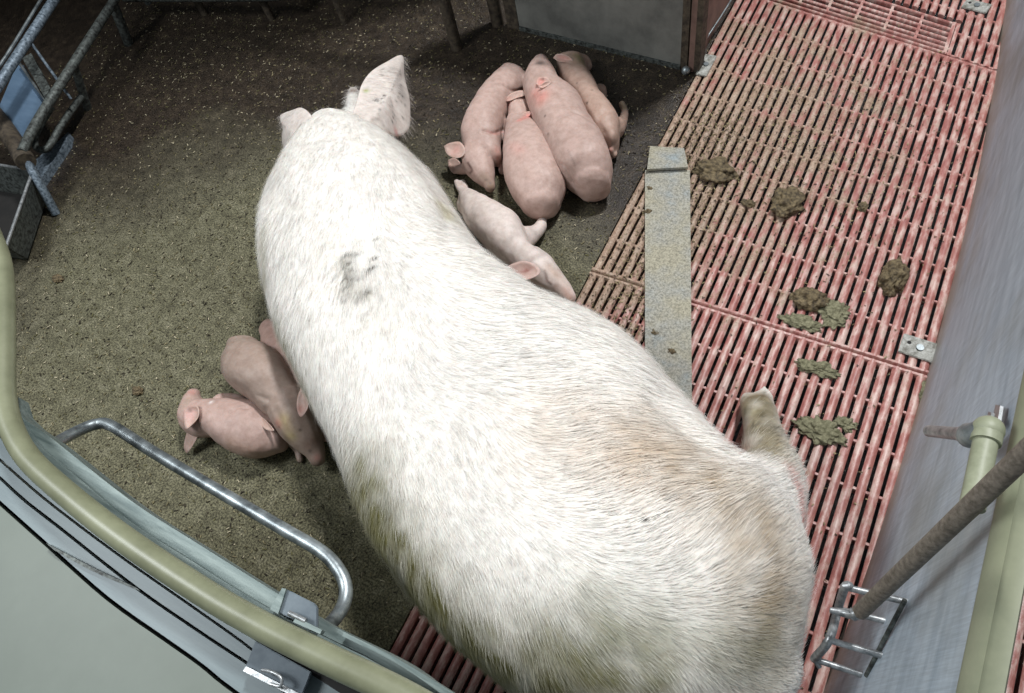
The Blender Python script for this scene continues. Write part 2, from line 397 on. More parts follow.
def loft(mb, pairs, zb, hs, seg=40, sub=6, cap=0.6):
    zb = np.array(zb, float); hs = np.array(hs, float)
    c, D, A = section_fit(pairs, zb, hs)
    allp = smooth_path(np.hstack([c[:, :2], D, A[:, None], zb[:, None], hs[:, None]]), sub)
    th = np.linspace(0, 2*math.pi, seg, endpoint=False); v = []
    def rr(row, k=1.0):
        d = row[2:4]/np.linalg.norm(row[2:4]); h = row[6]*k; return ring(row[:2], d, row[4]*k, row[5]+row[6]*(1-k)/2, h, th)
    ext = lambda i, j: (allp[i, :2]-allp[j, :2])/np.linalg.norm(allp[i, :2]-allp[j, :2])
    rows = []
    e0 = ext(0, 2); r0 = min(allp[0, 4], allp[0, 6]/2)*cap
    for t in (1.0, 0.92, 0.75, 0.5, 0.2):
        q = allp[0].copy(); q[:2] += e0*r0*t; rows.append(rr(q, max(0.12, math.sqrt(1-t*t)*0.98+0.02)))
    for row in allp: rows.append(rr(row))
    e1 = ext(-1, -3); r1 = min(allp[-1, 4], allp[-1, 6]/2)*cap
    for t in (0.2, 0.5, 0.75, 0.92, 1.0):
        q = allp[-1].copy(); q[:2] += e1*r1*t; rows.append(rr(q, max(0.12, math.sqrt(1-t*t)*0.98+0.02)))
    n = len(rows); v = np.concatenate(rows)
    f = [(i*seg+k, i*seg+(k+1) % seg, (i+1)*seg+(k+1) % seg, (i+1)*seg+k) for i in range(n-1) for k in range(seg)]
    f += [tuple(range(seg))[::-1], tuple((n-1)*seg+k for k in range(seg))]
    mb.add(v, f); return allp
def chain(mb, pts, seg=14, sub=4):
    """pts: (px, py, z, radius m) ; round ended tapering limb"""
    q = np.array([[*P(a, b, z), r] for a, b, z, r in pts]); q = smooth_path(q, sub)
    p, r = q[:, :3], np.maximum(q[:, 3], 0.002)
    d0 = (p[0]-p[1])/np.linalg.norm(p[0]-p[1]); d1 = (p[-1]-p[-2])/np.linalg.norm(p[-1]-p[-2])
    pp = [p[0]+d0*r[0]*t for t in (0.97, 0.8, 0.45)]+list(p)+[p[-1]+d1*r[-1]*t for t in (0.45, 0.8, 0.97)]
    rr = [r[0]*t for t in (0.24, 0.6, 0.89)]+list(r)+[r[-1]*t for t in (0.89, 0.6, 0.24)]
    mb.tube(pp, rr, seg)
def ear_shape(mb, outline, cup=0.010, th=0.003, rings=4, sub=4):
    """outline: (px, py, z); a cupped sheet with a closed rim"""
    q = np.array([P(a, b, z) for a, b, z in outline]); q = smooth_path(np.vstack([q, q[:1]]), sub)[:-1]
    c = q.mean(0); u, s_, vt = np.linalg.svd(q-c); nrm = vt[2]
    if nrm.dot(np.array([0, 0, H])-c) < 0: nrm = -nrm
    n = len(q); top = []; bot = []
    for k in range(rings+1):
        t = 1-k/rings*0.93; off = -cup*(1-t*t)
        for p in q:
            x = c+(p-c)*t+nrm*off; tt = th*(1.5-0.9*t); top.append(x+nrm*tt/2); bot.append(x-nrm*tt/2)
    N = n*(rings+1); f = []
    for k in range(rings):
        for i in range(n):
            a, b = k*n+i, k*n+(i+1) % n
            f.append((a, b, b+n, a+n)); f.append((N+a, N+a+n, N+b+n, N+b))
    f.append(tuple(rings*n+i for i in range(n))); f.append(tuple(N+rings*n+i for i in range(n))[::-1])
    for i in range(n): f.append((i, N+i, N+(i+1) % n, (i+1) % n))
    mb.add(top+bot, f)
def remesh(mb, voxel, it):
    me = mb.mesh('tmp'); o = bpy.data.objects.new('tmp', me); C.objects.link(o)
    bm = bmesh.new(); bm.from_mesh(me); bmesh.ops.recalc_face_normals(bm, faces=bm.faces); bm.to_mesh(me); bm.free()
    m = o.modifiers.new('r', 'REMESH'); m.mode = 'VOXEL'; m.voxel_size = voxel
    s = o.modifiers.new('s', 'SMOOTH'); s.factor = 0.5; s.iterations = it
    dg = bpy.context.evaluated_depsgraph_get(); dg.update()
    out = bpy.data.meshes.new_from_object(o.evaluated_get(dg)); bpy.data.objects.remove(o); return out
def coords(me):
    v = np.empty(len(me.vertices)*3); me.vertices.foreach_get('co', v); return v.reshape(-1, 3)
def normals(me):
    v = np.empty(len(me.vertices)*3); me.vertex_normals.foreach_get('vector', v); return v.reshape(-1, 3)
def finish_animal(name, body_mb, ear_mbs, mat, label, cat, group, voxel, it, base, paints, wob=(0.0, 10), creases=(), earcol=None):
    me = remesh(body_mb, voxel, it)
    co = coords(me); nr = normals(me)
    if wob[0]:
        d = np.array([noise.noise(Vector(p*wob[1]))+0.5*noise.noise(Vector(p*wob[1]*2.3)) for p in co]); co = co+nr*(d*wob[0])[:, None]
    bv = BVHTree.FromPolygons([tuple(p) for p in co], [tuple(p.vertices) for p in me.polygons])
    def hit(px, py):
        w = R @ np.array([px-CX, -(py-CY), -FPX]); h = bv.ray_cast(Vector((0, 0, H)), Vector(w).normalized())
        return np.array(h[0]) if h[0] else None
    for pts, depth, wid in creases:            # folds in the skin
        hp = [h for h in (hit(*p) for p in smooth_path(pts, 10)) if h is not None]
        if not hp: continue
        dist = np.min(np.linalg.norm(co[:, None]-np.array(hp)[None], axis=2), axis=1) if len(co)*len(hp) < 2e7 else None
        if dist is None: dist = np.min([np.linalg.norm(co-h, axis=1) for h in hp], axis=0)
        co = co-nr*(depth*np.exp(-(dist/wid)**2))[:, None]
    nbody = len(co); me.vertices.foreach_set('co', co.ravel()); me.update()
    bm = bmesh.new(); bm.from_mesh(me)
    for e in ear_mbs:
        em = e.mesh('e'); b2 = bmesh.new(); b2.from_mesh(em); bmesh.ops.recalc_face_normals(b2, faces=b2.faces); b2.to_mesh(em); b2.free(); bm.from_mesh(em)
    bm.to_mesh(me); bm.free(); me.shade_smooth()
    allc = coords(me); bv = BVHTree.FromPolygons([tuple(p) for p in allc], [tuple(p.vertices) for p in me.polygons])
    col = np.tile(np.array([*base[:3], 1.0]), (len(allc), 1))
    nz = np.array([noise.fractal(Vector(p*7), 1.0, 2.0, 3) for p in allc]); col[:, :3] *= (1+0.10*nz)[:, None]
    if len(allc) > nbody and earcol is not None: col[nbody:, :3] = np.array(earcol[:3])
    jit = np.array([noise.noise(Vector(p*28)) for p in allc])
    for pts, rad, c, st in paints:
        if len(pts) == 1: hp = [hit(*pts[0])]
        else: hp = [hit(*p) for p in smooth_path(pts, 8)]
        hp = [h for h in hp if h is not None]
        if not hp: continue
        d = np.min([np.linalg.norm(allc-h, axis=1) for h in hp], axis=0)
        w = np.clip(st*np.exp(-(d/rad)**2)*(1+0.7*jit), 0, 1)[:, None]
        col[:, :3] = col[:, :3]*(1-w)+np.array(c[:3])*w
    at = me.color_attributes.new('tint', 'FLOAT_COLOR', 'POINT'); at.data.foreach_set('color', np.clip(col, 0, 1).ravel())
    me.materials.clear(); me.materials.append(mat)
    me.name = name
    ctr = allc.mean(0); ctr[2] = allc[:, 2].min()
    me.transform(Matrix.Translation([-float(x) for x in ctr]))
    o = bpy.data.objects.new(name, me); C.objects.link(o); o.location = [float(x) for x in ctr]
    tag(o, label, cat, group); return o, bv, hit, allc, col, nbody

# ---- sow
SOW = [(303,140,404,154),(281,172,441,183),(259,220,463,218),(256,285,492,262),(272,340,548,303),(296,392,602,326),(325,447,652,362),
       (356,515,692,405),(398,592,728,446),(452,652,782,488),(520,706,812,545),(600,745,811,608),(690,770,800,665)]
mb = MB()
hs = [.28,.36,.395,.40,.40,.40,.40,.41,.42,.43,.42,.38,.30]
zb = [.04]+[0.002]*12
SOW = [(a+(c-a)*4/math.hypot(c-a, d-b), b+(d-b)*4/math.hypot(c-a, d-b), c-(c-a)*3/math.hypot(c-a, d-b), d-(d-b)*3/math.hypot(c-a, d-b)) for a, b, c, d in SOW]
sow_sp = loft(mb, SOW, zb, hs, seg=56, sub=7, cap=0.22)
chain(mb, [(356,156,.18,.055),(356,130,.14,.048),(355,110,.08,.032),(353,93,.045,.024)], 20)      # head lowered in front
chain(mb, [(735,525,.20,.12),(769,482,.14,.072),(766,450,.10,.050),(762,428,.070,.042),(758,412,.055,.040)], 18)    # hind leg stretched forward
chain(mb, [(751,410,.045,.026),(746,400,.036,.020),(746,396,.030,.013)], 12); chain(mb, [(763,408,.045,.026),(764,397,.034,.020),(764,391,.028,.012)], 12); chain(mb, [(772,432,.08,.018),(776,424,.06,.010)], 10)
chain(mb, [(425,225,.06,.06),(452,232,.04,.04)], 14)
ears = []
e = MB(); ear_shape(e, [(352,116,.30),(357,100,.29),(362,84,.28),(371,72,.26),(385,63,.24),(402,56,.20),(404,76,.19),(409,98,.18),(410,118,.17),(408,130,.18),(398,136,.21),(384,132,.28),(366,126,.32)], cup=-0.016, th=0.007, rings=16, sub=9); ears.append(e)
e = MB(); ear_shape(e, [(316,126,.33),(310,114,.32),(302,108,.29),(294,110,.26),(281,116,.20),(284,128,.20),(283,142,.19),(288,158,.20),(296,160,.24),(308,146,.31)], cup=-0.020, th=0.007, rings=16, sub=9); ears.append(e)
W = rgb
paints = [([(362,500),(396,562),(440,622),(500,675),(540,690)], .095, W(112,108,62), 1.0), ([(276,330),(308,400),(335,460),(360,510)], .035, W(128,122,80), .9), ([(264,230),(264,290)], .022, W(160,154,120), .6), ([(560,670),(640,685)], .07, W(120,116,84), .8),
          ([(650,450),(700,480),(750,520),(770,580),(770,640)], .085, W(160,136,102), .65), ([(560,430),(640,450)], .09, W(214,192,168), .4),
          ([(600,620),(690,650),(760,660)], .07, W(140,140,112), .45), ([(725,440),(745,450)], .018, W(222,150,140), .6),
          ([(790,468),(801,495),(803,520)], .014, W(206,140,130), .8), ([(752,398),(757,425),(768,448)], .055, W(158,148,122), 1.0), ([(768,400),(772,430)], .022, W(110,100,74), .7),
          ([(750,398),(765,396)], .012, W(110,100,78), .7), ([(345,262),(352,290),(372,292)], .012, W(130,122,100), .4),
          ([(347,262),(346,280)], .007, W(90,84,68), .4), ([(447,215),(440,205)], .02, W(190,180,140), .6), ([(353,90)], .022, W(112,86,70), .9),
          ([(366,91)], .008, W(150,160,70), .95), ([(376,100)], .0055, W(30,26,24), 1.0), ([(395,70),(402,95)], .018, W(120,112,108), .45),
          ([(372,120),(380,118)], .006, W(120,110,100), .5), ([(396,132)], .012, W(205,130,125), .7), ([(330,250),(380,330)], .04, W(200,194,180), .25), ([(646,520)], .004, W(40,36,30), 1.0)]
for i in range(30): paints.append(([(random.uniform(742, 776), random.uniform(392, 448))], random.uniform(.004, .009), random.choice([W(84, 76, 54), W(176, 168, 140), W(110, 98, 70)]), .75))
for i in range(34): paints.append(([(random.gauss(356, 13), random.gauss(276, 20))], random.uniform(.004, .007), W(66, 60, 48), .8))
for i in range(30):
    paints.append(([(random.uniform(378, 408), random.uniform(66, 125))], .0045, W(70, 64, 60), .9))
sow, sbv, shit, sco, scol, nbd = finish_animal('sow', mb, ears, MT['hide'], 'large white sow lying across the pen, head away, rump towards the steel wall', 'pig', None, 0.011, 5,
                               W(240, 236, 229), paints, (0.006, 7),
                               creases=[([(655,400),(700,440),(740,455)], .012, .02), ([(415,160),(440,200),(450,250)], .006, .02)], earcol=W(224, 214, 206))
# bristles: lie back towards the tail and away from the spine
def add_coat(n):
    spine_px = smooth_path([(345,120),(350,180),(352,260),(378,350),(420,440),(500,540),(620,640),(760,700)], 6)
    spine = np.array([h if (h := shit(*p)) is not None else P(*p, .4) for p in spine_px])
    me = sow.data; co = coords(me)+np.array(sow.location)
    tris = []; 
    me.calc_loop_triangles(); T = np.empty(len(me.loop_triangles)*3, int); me.loop_triangles.foreach_get('vertices', T); T = T.reshape(-1, 3)
    a, b, c = co[T[:, 0]], co[T[:, 1]], co[T[:, 2]]; nn = np.cross(b-a, c-a); ar = np.linalg.norm(nn, axis=1)/2; nn /= np.maximum(ar*2, 1e-12)[:, None]
    w = ar*(nn[:, 2] > -0.15); w[T.max(1) >= nbd] *= 0.3; fc = (a+b+c)/3; w[np.linalg.norm(fc-P(757, 412, .06), axis=1) < .085] *= 0.10; w /= w.sum()
    idx = rng.choice(len(T), n, p=w); u = rng.random((n, 2)); fl = u.sum(1) > 1; u[fl] = 1-u[fl]
    p = a[idx]+(b-a)[idx]*u[:, :1]+(c-a)[idx]*u[:, 1:]; N = nn[idx]
    tint = scol[T[idx, 0], :3]
    # field
    j = np.argmin(((p[:, None, :2]-spine[None, :, :2])**2).sum(2), axis=1)
    tg = np.gradient(spine, axis=0); tg[:, 2] = 0; tg /= np.linalg.norm(tg, axis=1)[:, None]
    lat = p-spine[j]; lat[:, 2] *= 0.6; ll = np.linalg.norm(lat, axis=1); lat /= np.maximum(ll, 0.03)[:, None]
    k = np.clip(ll/0.16, 0.25, 1.25)[:, None]
    wv = np.array([noise.noise(Vector(q*5)) for q in p])
    d = tg[j]*0.95+lat*k*0.75; d[:, 2] -= 0.45*np.clip(ll/0.2, 0, 1)
    ca, sa = np.cos(wv*0.9), np.sin(wv*0.9); d = np.stack([d[:, 0]*ca-d[:, 1]*sa, d[:, 0]*sa+d[:, 1]*ca, d[:, 2]], 1)
    d -= N*(d*N).sum(1)[:, None]; d /= np.maximum(np.linalg.norm(d, axis=1), 1e-6)[:, None]
    d += rng.normal(0, 0.07, d.shape)
    L = rng.uniform(.014, .034, n)[:, None]*(0.8+0.5*np.clip(ll/0.2, 0, 1))[:, None]
    s = np.cross(d, N); s /= np.linalg.norm(s, axis=1)[:, None]; wd = rng.uniform(.00022, .00044, n)[:, None]
    q0 = p-N*0.0005; q1 = p+d*L*0.5+N*(0.0022+L*0.03); q2 = p+d*L+N*0.0022
    V = np.stack([q0-s*wd, q0+s*wd, q1-s*wd*0.8, q1+s*wd*0.8, q2], 1).reshape(-1, 3)
    base = np.arange(n)*5
    quads = np.stack([base, base+1, base+3, base+2], 1); tri = np.stack([base+2, base+3, base+4], 1)
    hm = bpy.data.meshes.new('bristles'); hm.vertices.add(len(V)); hm.vertices.foreach_set('co', (V-np.array(sow.location)).ravel())
    hm.loops.add(n*7); hm.loops.foreach_set('vertex_index', np.concatenate([quads.ravel(), tri.ravel()]).astype(np.int32))
    hm.polygons.add(n*2); hm.polygons.foreach_set('loop_start', np.concatenate([np.arange(n)*4, n*4+np.arange(n)*3]).astype(np.int32))
    hm.update(calc_edges=True)
    cl = np.array([noise.noise(Vector((q@np.array([1.0, 0, 0])*60, q[1]*60, q[2]*60))) for q in p])
    shade = np.clip(rng.uniform(0.74, 1.14, n)+0.20*cl, 0.55, 1.2)[:, None]; hc = np.clip(tint*0.88+0.12*np.array(W(246, 242, 238)[:3]), 0, 1)*shade
    hc = np.repeat(np.hstack([np.clip(hc, 0, 1), np.ones((n, 1))]), 5, axis=0)
    at = hm.color_attributes.new('tint', 'FLOAT_COLOR', 'POINT'); at.data.foreach_set('color', hc.ravel())
    hm.materials.append(MT['hair']); o = bpy.data.objects.new('bristles', hm); C.objects.link(o); o.parent = sow; o['kind'] = 'stuff'
add_coat(70000)

# ---- piglets
PINK = W(186, 160, 150); PINKD = W(196, 150, 142); DIRT = W(120, 104, 76); EARIN = W(200, 152, 142); LINE = W(92, 62, 56)

def piglet(label, secs, zb, hs, chains, earl, paints, base=PINK, creases=(), group=None, earcol=W(196, 168, 156)):
    mb = MB(); loft(mb, secs, zb, hs, seg=32, sub=5)
    for c in chains: chain(mb, c)
    es = []
    for out, cup in earl:
        e = MB(); ear_shape(e, out, cup, 0.0028); es.append(e)
    return finish_animal('piglet', mb, es, MT['skin'], label, 'piglet', group, 0.0034, 6, base, paints, (0.0022, 22), creases, earcol)
GP = 'piglets asleep in the pen'
# 1 curled on its side, head towards the sow
piglet('pink piglet on its side, leftmost of the sleeping heap, head towards the sow',
       [(500,70,528,82),(480,90,512,106),(467,113,504,125),(460,134,501,140),(463,150,502,156)], [.004]*5, [.085,.11,.125,.12,.10],
       [[(480,148,.055,.050),(478,162,.05,.048),(484,175,.042,.034),(489,184,.035,.020),(490,187,.033,.017)],
        [(497,122,.05,.030),(505,128,.035,.020),(503,138,.028,.014)], [(515,78,.05,.036),(524,82,.05,.022),(520,92,.03,.012)], [(458,170,.018,.014),(468,168,.03,.02)],
        [(492,150,.04,.03),(500,160,.02,.012),(502,172,.014,.009)]],
       [([(444,146,.085),(450,143,.09),(460,142,.095),(465,149,.09),(463,156,.085),(455,158,.082),(447,154,.08)], .010),
        ([(448,160,.02),(455,158,.03),(462,166,.03),(455,174,.02),(449,168,.018)], .006)],
       [([(456,150)], .014, EARIN, .8), ([(468,163),(472,170),(470,173)], .004, LINE, .8), ([(484,178),(490,186)], .016, DIRT, .6), ([(486,180)], .005, W(70, 54, 44), .8),
        ([(490,183)], .005, W(70, 54, 44), .6), ([(487,131),(496,134),(503,132)], .004, PINKD, .9), ([(498,150),(500,165)], .012, W(196,130,120), .4)],
       creases=[([(484,131),(494,133),(504,130)], .006, .006), ([(505,85),(513,91),(524,90)], .005, .006)], group=GP)
# 2 head under its neighbour
piglet('pink piglet lying belly-down in the heap, head tucked under the pale piglet beside it',
       [(512,112,532,112),(506,124,536,124),(504,145,552,140),(503,168,562,168),(508,190,566,186),(520,206,560,202)], [.004]*6, [.07,.085,.12,.135,.13,.11],
       [[(520,118,.055,.036),(518,106,.05,.034),(510,105,.05,.024),(503,106,.05,.014)], [(555,200,.03,.02),(563,188,.012,.012)], [(550,206,.06,.009),(553,213,.035,.0055),(558,210,.03,.0045),(560,204,.03,.0042)]],
       [([(504,101,.080),(509,95,.09),(517,91,.095),(525,91,.095),(525,95,.09),(517,98,.088),(509,101,.085)], .006),
        ([(518,117,.085),(526,112,.095),(532,112,.095),(528,117,.09),(521,120,.085)], .004)],
       [([(508,104)], .016, W(206,120,114), .6), ([(520,120),(528,116)], .010, W(206,120,112), .6), ([(518,99),(525,98)], .004, LINE, .7), ([(512,145),(520,150)], .02, W(200,150,140), .3)],
       base=W(188, 162, 152), group=GP)
# 3 on top
piglet('plump pink piglet lying highest in the heap, its snout pointing to the grey board',
       [(533,64,549,63),(526,76,556,74),(524,92,562,86),(530,112,580,100),(537,132,590,120),(548,155,604,141),(561,176,613,163),(574,187,611,182)], [.045,.035,.02,.006,.004,.004,.004,.004], [.07,.10,.13,.15,.16,.165,.165,.13],
       [[(541,72,.08,.034),(540,66,.07,.024),(541,63,.065,.016)], [(566,158,.03,.03),(562,182,.014,.014)], [(604,178,.03,.02),(607,188,.012,.011)], [(592,186,.08,.008),(594,191,.05,.005),(590,193,.045,.0045)]],
       [([(536,84,.155),(538,78,.16),(545,77,.16),(549,79,.158),(550,84,.152),(542,87,.152)], .008),
        ([(538,87,.158),(545,82,.163),(551,81,.160),(550,84,.156),(543,88,.156)], .004)],
       [([(541,82)], .012, W(220,110,100), .6), ([(543,79)], .0035, W(60,30,28), .9), ([(535,95),(540,98)], .028, W(222,140,128), .5), ([(541,63)], .018, W(104,90,84), .85), ([(541,74)], .016, W(150,124,112), .5),
        ([(545,116)], .0035, W(60,44,40), .9), ([(548,134)], .003, W(60,44,40), .8), ([(575,165),(568,150)], .003, LINE, .3)],
       creases=[([(556,104),(570,110),(580,114)], .003, .006), ([(562,165),(568,172),(572,182)], .005, .006)], group=GP)
# 4 right
piglet('pink piglet at the right edge of the heap, hind foot stuck out to the side',
       [(556,64,586,62),(559,77,588,72),(566,92,596,84),(576,108,603,98),(585,124,613,108),(594,140,622,122),(606,151,622,140)], [.006]*7, [.08,.095,.105,.11,.12,.12,.10],
       [[(572,70,.06,.034),(575,63,.055,.030),(584,62,.04,.022),(588,66,.03,.015)], [(614,128,.05,.035),(622,122,.03,.016),(625,112,.016,.011),(622,104,.014,.010)],
        [(600,90,.04,.02),(604,98,.02,.010)], [(611,150,.06,.008),(613,156,.04,.005),(616,154,.04,.0045),(614,149,.04,.004)]],
       [([(553,58,.10),(557,54,.11),(566,55,.11),(573,60,.10),(570,62,.098),(560,62,.098)], .008), ([(568,56,.09),(574,54,.09),(577,58,.088),(572,61,.088)], .004)],
       [([(560,58),(568,59)], .008, EARIN, .8), ([(578,56),(584,64)], .022, W(120,116,70), .6), ([(587,103)], .004, W(60,44,40), .9), ([(592,90)], .003, W(80,60,50), .8), ([(577,83)], .003, W(80,60,50), .8),
        ([(622,102),(624,108)], .010, W(150,140,110), .6), ([(610,150)], .008, W(206,130,124), .5)],
       base=W(178, 151, 137), creases=[([(604,112),(598,120),(604,132)], .003, .008)], group=GP)
# 5 white piglet against the sow
piglet('white piglet stretched on its side between the sow and the heap, snout at the slats',
       [(459,202,477,196),(465,222,500,208),(478,238,520,221),(492,254,528,238),(505,265,535,250),(515,274,548,258)], [.003]*6, [.085,.12,.135,.13,.115,.10],
       [[(528,262,.05,.048),(540,270,.048,.044),(552,280,.042,.034),(563,289,.035,.024),(569,297,.030,.019)],
        [(525,238,.05,.032),(537,231,.035,.020),(542,222,.022,.014),(540,215,.016,.010)], [(468,205,.04,.034),(466,196,.028,.020),(460,189,.016,.011),(457,182,.012,.009)], [(466,198,.02,.016),(465,188,.014,.011),(463,182,.012,.009)]],
       [([(500,272,.090),(512,264,.10),(525,261,.105),(537,266,.10),(540,273,.098),(530,279,.095),(514,281,.09)], .012)],
       [([(526,271)], .009, EARIN, .7), ([(515,273),(530,270)], .003, W(150,80,74), .6), ([(545,271),(547,280),(551,284)], .004, LINE, .7), ([(565,290),(571,299)], .016, W(176,130,110), .7), ([(548,268),(562,280)], .014, W(190,160,140), .5),
        ([(556,286)], .009, W(150,108,92), .5), ([(540,216)], .010, W(208,160,150), .7), ([(460,184)], .010, W(200,176,164), .6)],
       base=W(222, 208, 200), group=GP, earcol=W(212, 184, 174), creases=[([(518,236),(508,248),(512,262)], .003, .012)])
# 6 left, lying under the next one
piglet('pink piglet farthest left, belly-down with upturned snout, half under the grey piglet',
       [(203,400,200,428),(222,400,214,441),(245,399,232,453),(262,402,255,458),(280,412,278,452)], [.003]*5, [.10,.115,.12,.115,.09],
       [[(210,418,.055,.050),(198,418,.06,.046),(193,408,.055,.036),(192,400,.055,.026),(193,395,.055,.019)], [(222,402,.04,.025),(236,400,.03,.018),(246,402,.02,.012)]],
       [([(183,411,.115),(188,406,.12),(196,405,.125),(199,410,.125),(198,418,.12),(192,425,.11),(186,429,.105),(184,420,.108)], .010),
        ([(187,432,.05),(193,427,.07),(199,430,.07),(197,438,.05),(192,447,.03),(187,453,.02),(184,446,.025)], .006)],
       [([(191,414)], .016, W(226,180,172), .8), ([(190,410)], .004, W(80,52,46), .8), ([(192,392)], .009, W(206,140,130), .8), ([(211,402)], .006, W(238,228,222), .8), ([(186,400),(184,408)], .012, W(176,160,140), .4),
        ([(230,445),(255,455)], .02, W(170,140,118), .4)],
       base=W(184, 157, 147), creases=[([(228,413),(238,407),(248,408)], .005, .006)], group=GP)
# 7 grey-pink lying on top of 6
piglet('greyish pink piglet resting over the left piglet, both ears up, snout beside the sow flank',
       [(264,344,228,352),(280,352,223,374),(292,368,232,390),(300,384,252,404),(309,396,262,414)], [.012,.02,.03,.035,.04], [.11,.145,.15,.13,.11],
       [[(291,406,.10,.056),(298,422,.088,.052),(307,438,.07,.040),(314,450,.056,.027),(317,458,.050,.020)], [(292,440,.03,.020),(297,450,.016,.010),(300,460,.010,.009)]],
       [([(302,386,.155),(308,396,.158),(308,408,.15),(301,417,.145),(297,408,.148),(298,396,.152)], .006), ([(259,417,.10),(264,419,.105),(271,426,.115),(274,431,.115),(267,430,.105),(261,425,.10)], .004)],
       [([(278,424)], .012, W(200,110,104), .5), ([(279,427)], .003, W(70,40,36), .8), ([(300,430)], .0035, W(70,50,44), .8), ([(308,446),(314,440)], .014, W(120,94,80), .6), ([(290,435),(284,420)], .016, W(176,160,100), .5),
        ([(300,410)], .012, W(196,120,110), .4), ([(317,458)], .010, W(200,140,128), .6), ([(310,451)], .004, W(50,38,34), .7)],
       base=W(166, 146, 134), creases=[([(268,400),(258,396)], .002, .006)], group=GP)
# 8 squeezed between 7 and the sow
piglet('pink piglet squeezed against the sow flank behind the greyish one, only its back showing',
       [(276,322,262,338),(298,336,264,352),(312,360,276,372),(322,388,292,398),(328,410,304,416)], [.003]*5, [.07,.10,.115,.115,.09],
       [[(318,408,.05,.036),(322,424,.04,.026),(326,436,.03,.016)]], [], [], base=W(194, 162, 150), group=GP)

# ------------------------------------------------------------------ partition at the near side
def ribbon(A, B, z, th, name, mat, parent, n=60, za=None, zb_=None):
    def res(L):
        L = smooth_path(L, 8); d = np.r_[0, np.cumsum(np.linalg.norm(np.diff(L, axis=0), axis=1))]; t = np.linspace(0, d[-1], n)
        return np.stack([np.interp(t, d, L[:, 0]), np.interp(t, d, L[:, 1])], 1)
    a = np.array([P(*p, z if za is None else za) for p in res(A)]); b = np.array([P(*p, z if zb_ is None else zb_) for p in res(B)])
    up = np.array([0, 0, th]); v = np.concatenate([a, b, b-up, a-up]); f = []
    for i in range(n-1):
        for s in range(4):
            t = (s+1) % 4; f.append((s*n+i, s*n+i+1, t*n+i+1, t*n+i))
    f += [(0, n, 2*n, 3*n), (n-1, 4*n-1, 3*n-1, 2*n-1)]
    return MB().add(v, f).build(name, mat, parent)
E0 = [(9,392),(17,413),(50,437),(130,500),(200,545),(275,592),(325,622),(345,632),(410,665),(462,706)]
E1 = [(3,400),(25,455),(60,490),(120,538),(200,590),(262,626),(330,660),(412,706)]
EM = [(14,410),(38,443),(75,474),(130,520),(200,565),(270,608),(335,641),(380,664),(440,706)]
TL = [(-12,420),(2,440),(19,466),(59,502),(120,548),(200,603),(254,640),(312,675),(360,706)]
L1 = [(-12,450),(0,460),(46,500),(120,556),(200,612),(250,648),(300,690),(320,706)]
L2 = [(-12,468),(0,478),(24,500),(60,528),(135,587),(200,632),(260,672),(305,706)]
L3 = [(-12,492),(0,503),(46,544),(107,598),(166,640),(200,664),(255,706)]
def toward_wall(L, z):
    y0 = P(*L[-1], z)[1]; return L+[tuple(proj(np.array([x, y0, z]))[0, :2]) for x in (-.1, .08, .25)]
E0, EM, E1, TL, L1, L2, L3 = [toward_wall(L, .57) for L in (E0, EM, E1, TL, L1, L2, L3)]
sh = lambda L, dx, dy: [(x+dx, y+dy) for x, y in L]
pp = empty('pen_partition', (*P(150, 555, .6)[:2], 0), 'pale plastic pen partition with a thick round top rail and a bent guard rail', 'partition')
ribbon(E0, EM, .575, .045, 'beam', MT['beam'], pp)
ribbon(sh(EM, 0, 1.2), E1, .588, .03, 'beam_flange', MT['beam'], pp)
ribbon(E1, TL, .560, .02, 'inner_ledge', MT['dark'], pp)
ribbon(TL, sh(L1, 1, -1), .556, .012, 'plank', MT['plank'], pp)
ribbon(sh(L1, -.6, 1.2), sh(L2, 1.2, -1.2), .552, .012, 'plank', MT['plank'], pp)
ribbon(sh(L2, -.8, 1.4), sh(L3, 1.2, -1.6), .548, .012, 'plank', MT['plank'], pp)
def chest(L, z0, z1, name, mat, inset=0.0):
    top = [P(*p, z1)[:2] for p in smooth_path(L, 4)]; xl = P(-14, 420, .54)[0]+inset; q = top+[np.array([.25-inset, -1.0+inset]), np.array([xl, -1.0+inset]), np.array([xl, top[0][1]])]
    return MB().prism([(x, y, z0) for x, y in q], [(x, y, z1) for x, y in q]).build(name, mat, pp)
chest(sh(L3, -1.2, 2.0), .528, .540, 'outer_panel', MT['pvc'])
chest(sh(TL, 0, -3), .505, .515, 'gap_shade', MT['dark'], .01)  # black sheet standing in for the shade in the gaps between planks
chest(sh(L3, 0, 25), 0.0, .505, 'body', MT['pvc'], .02)
ribbon([(46,543),(90,566),(137,588)], [(54,550),(92,571),(140,591)], .556, .006, 'diagonal_strip', MT['galvdirty'], pp, n=10)
a = P(-10, 400, .57); b = P(470, 706, .57); q = [(a[0], -.105), (b[0]+0.2, -.105), (b[0]+0.2, -.125), (a[0], -.125)]
MB().prism([(x, y, 0) for x, y in q], [(x, y, .52) for x, y in q]).build('wall_panel', MT['pvc'], pp)
rail_px = [(-170,20),(-90,110),(-48,165),(-22,205),(-8,236),(1,262),(4,295),(4,345),(4,392),(10,424),(27,456),(60,488),(120,536),(200,590),(262,626),(330,660),(412,700)]
MB().tube(smooth_path([P(x, y, .615) for x, y in toward_wall(rail_px, .615)[:-1]], 8), .0178, 20).build('top_rail', MT['rail'], pp, smooth=True)
MB().tube(smooth_path([P(46,452,.52),P(58,442,.46),P(78,431,.42),(P(97,424,.40)),P(112,426,.40),P(150,450,.40),P(200,480,.40),P(280,527,.40),P(322,552,.40),P(340,572,.40),P(346,590,.40),P(342,608,.41),P(330,624,.44),P(318,634,.50)], 8), .0112, 16).build('guard_rail', MT['galv'], pp, smooth=True)
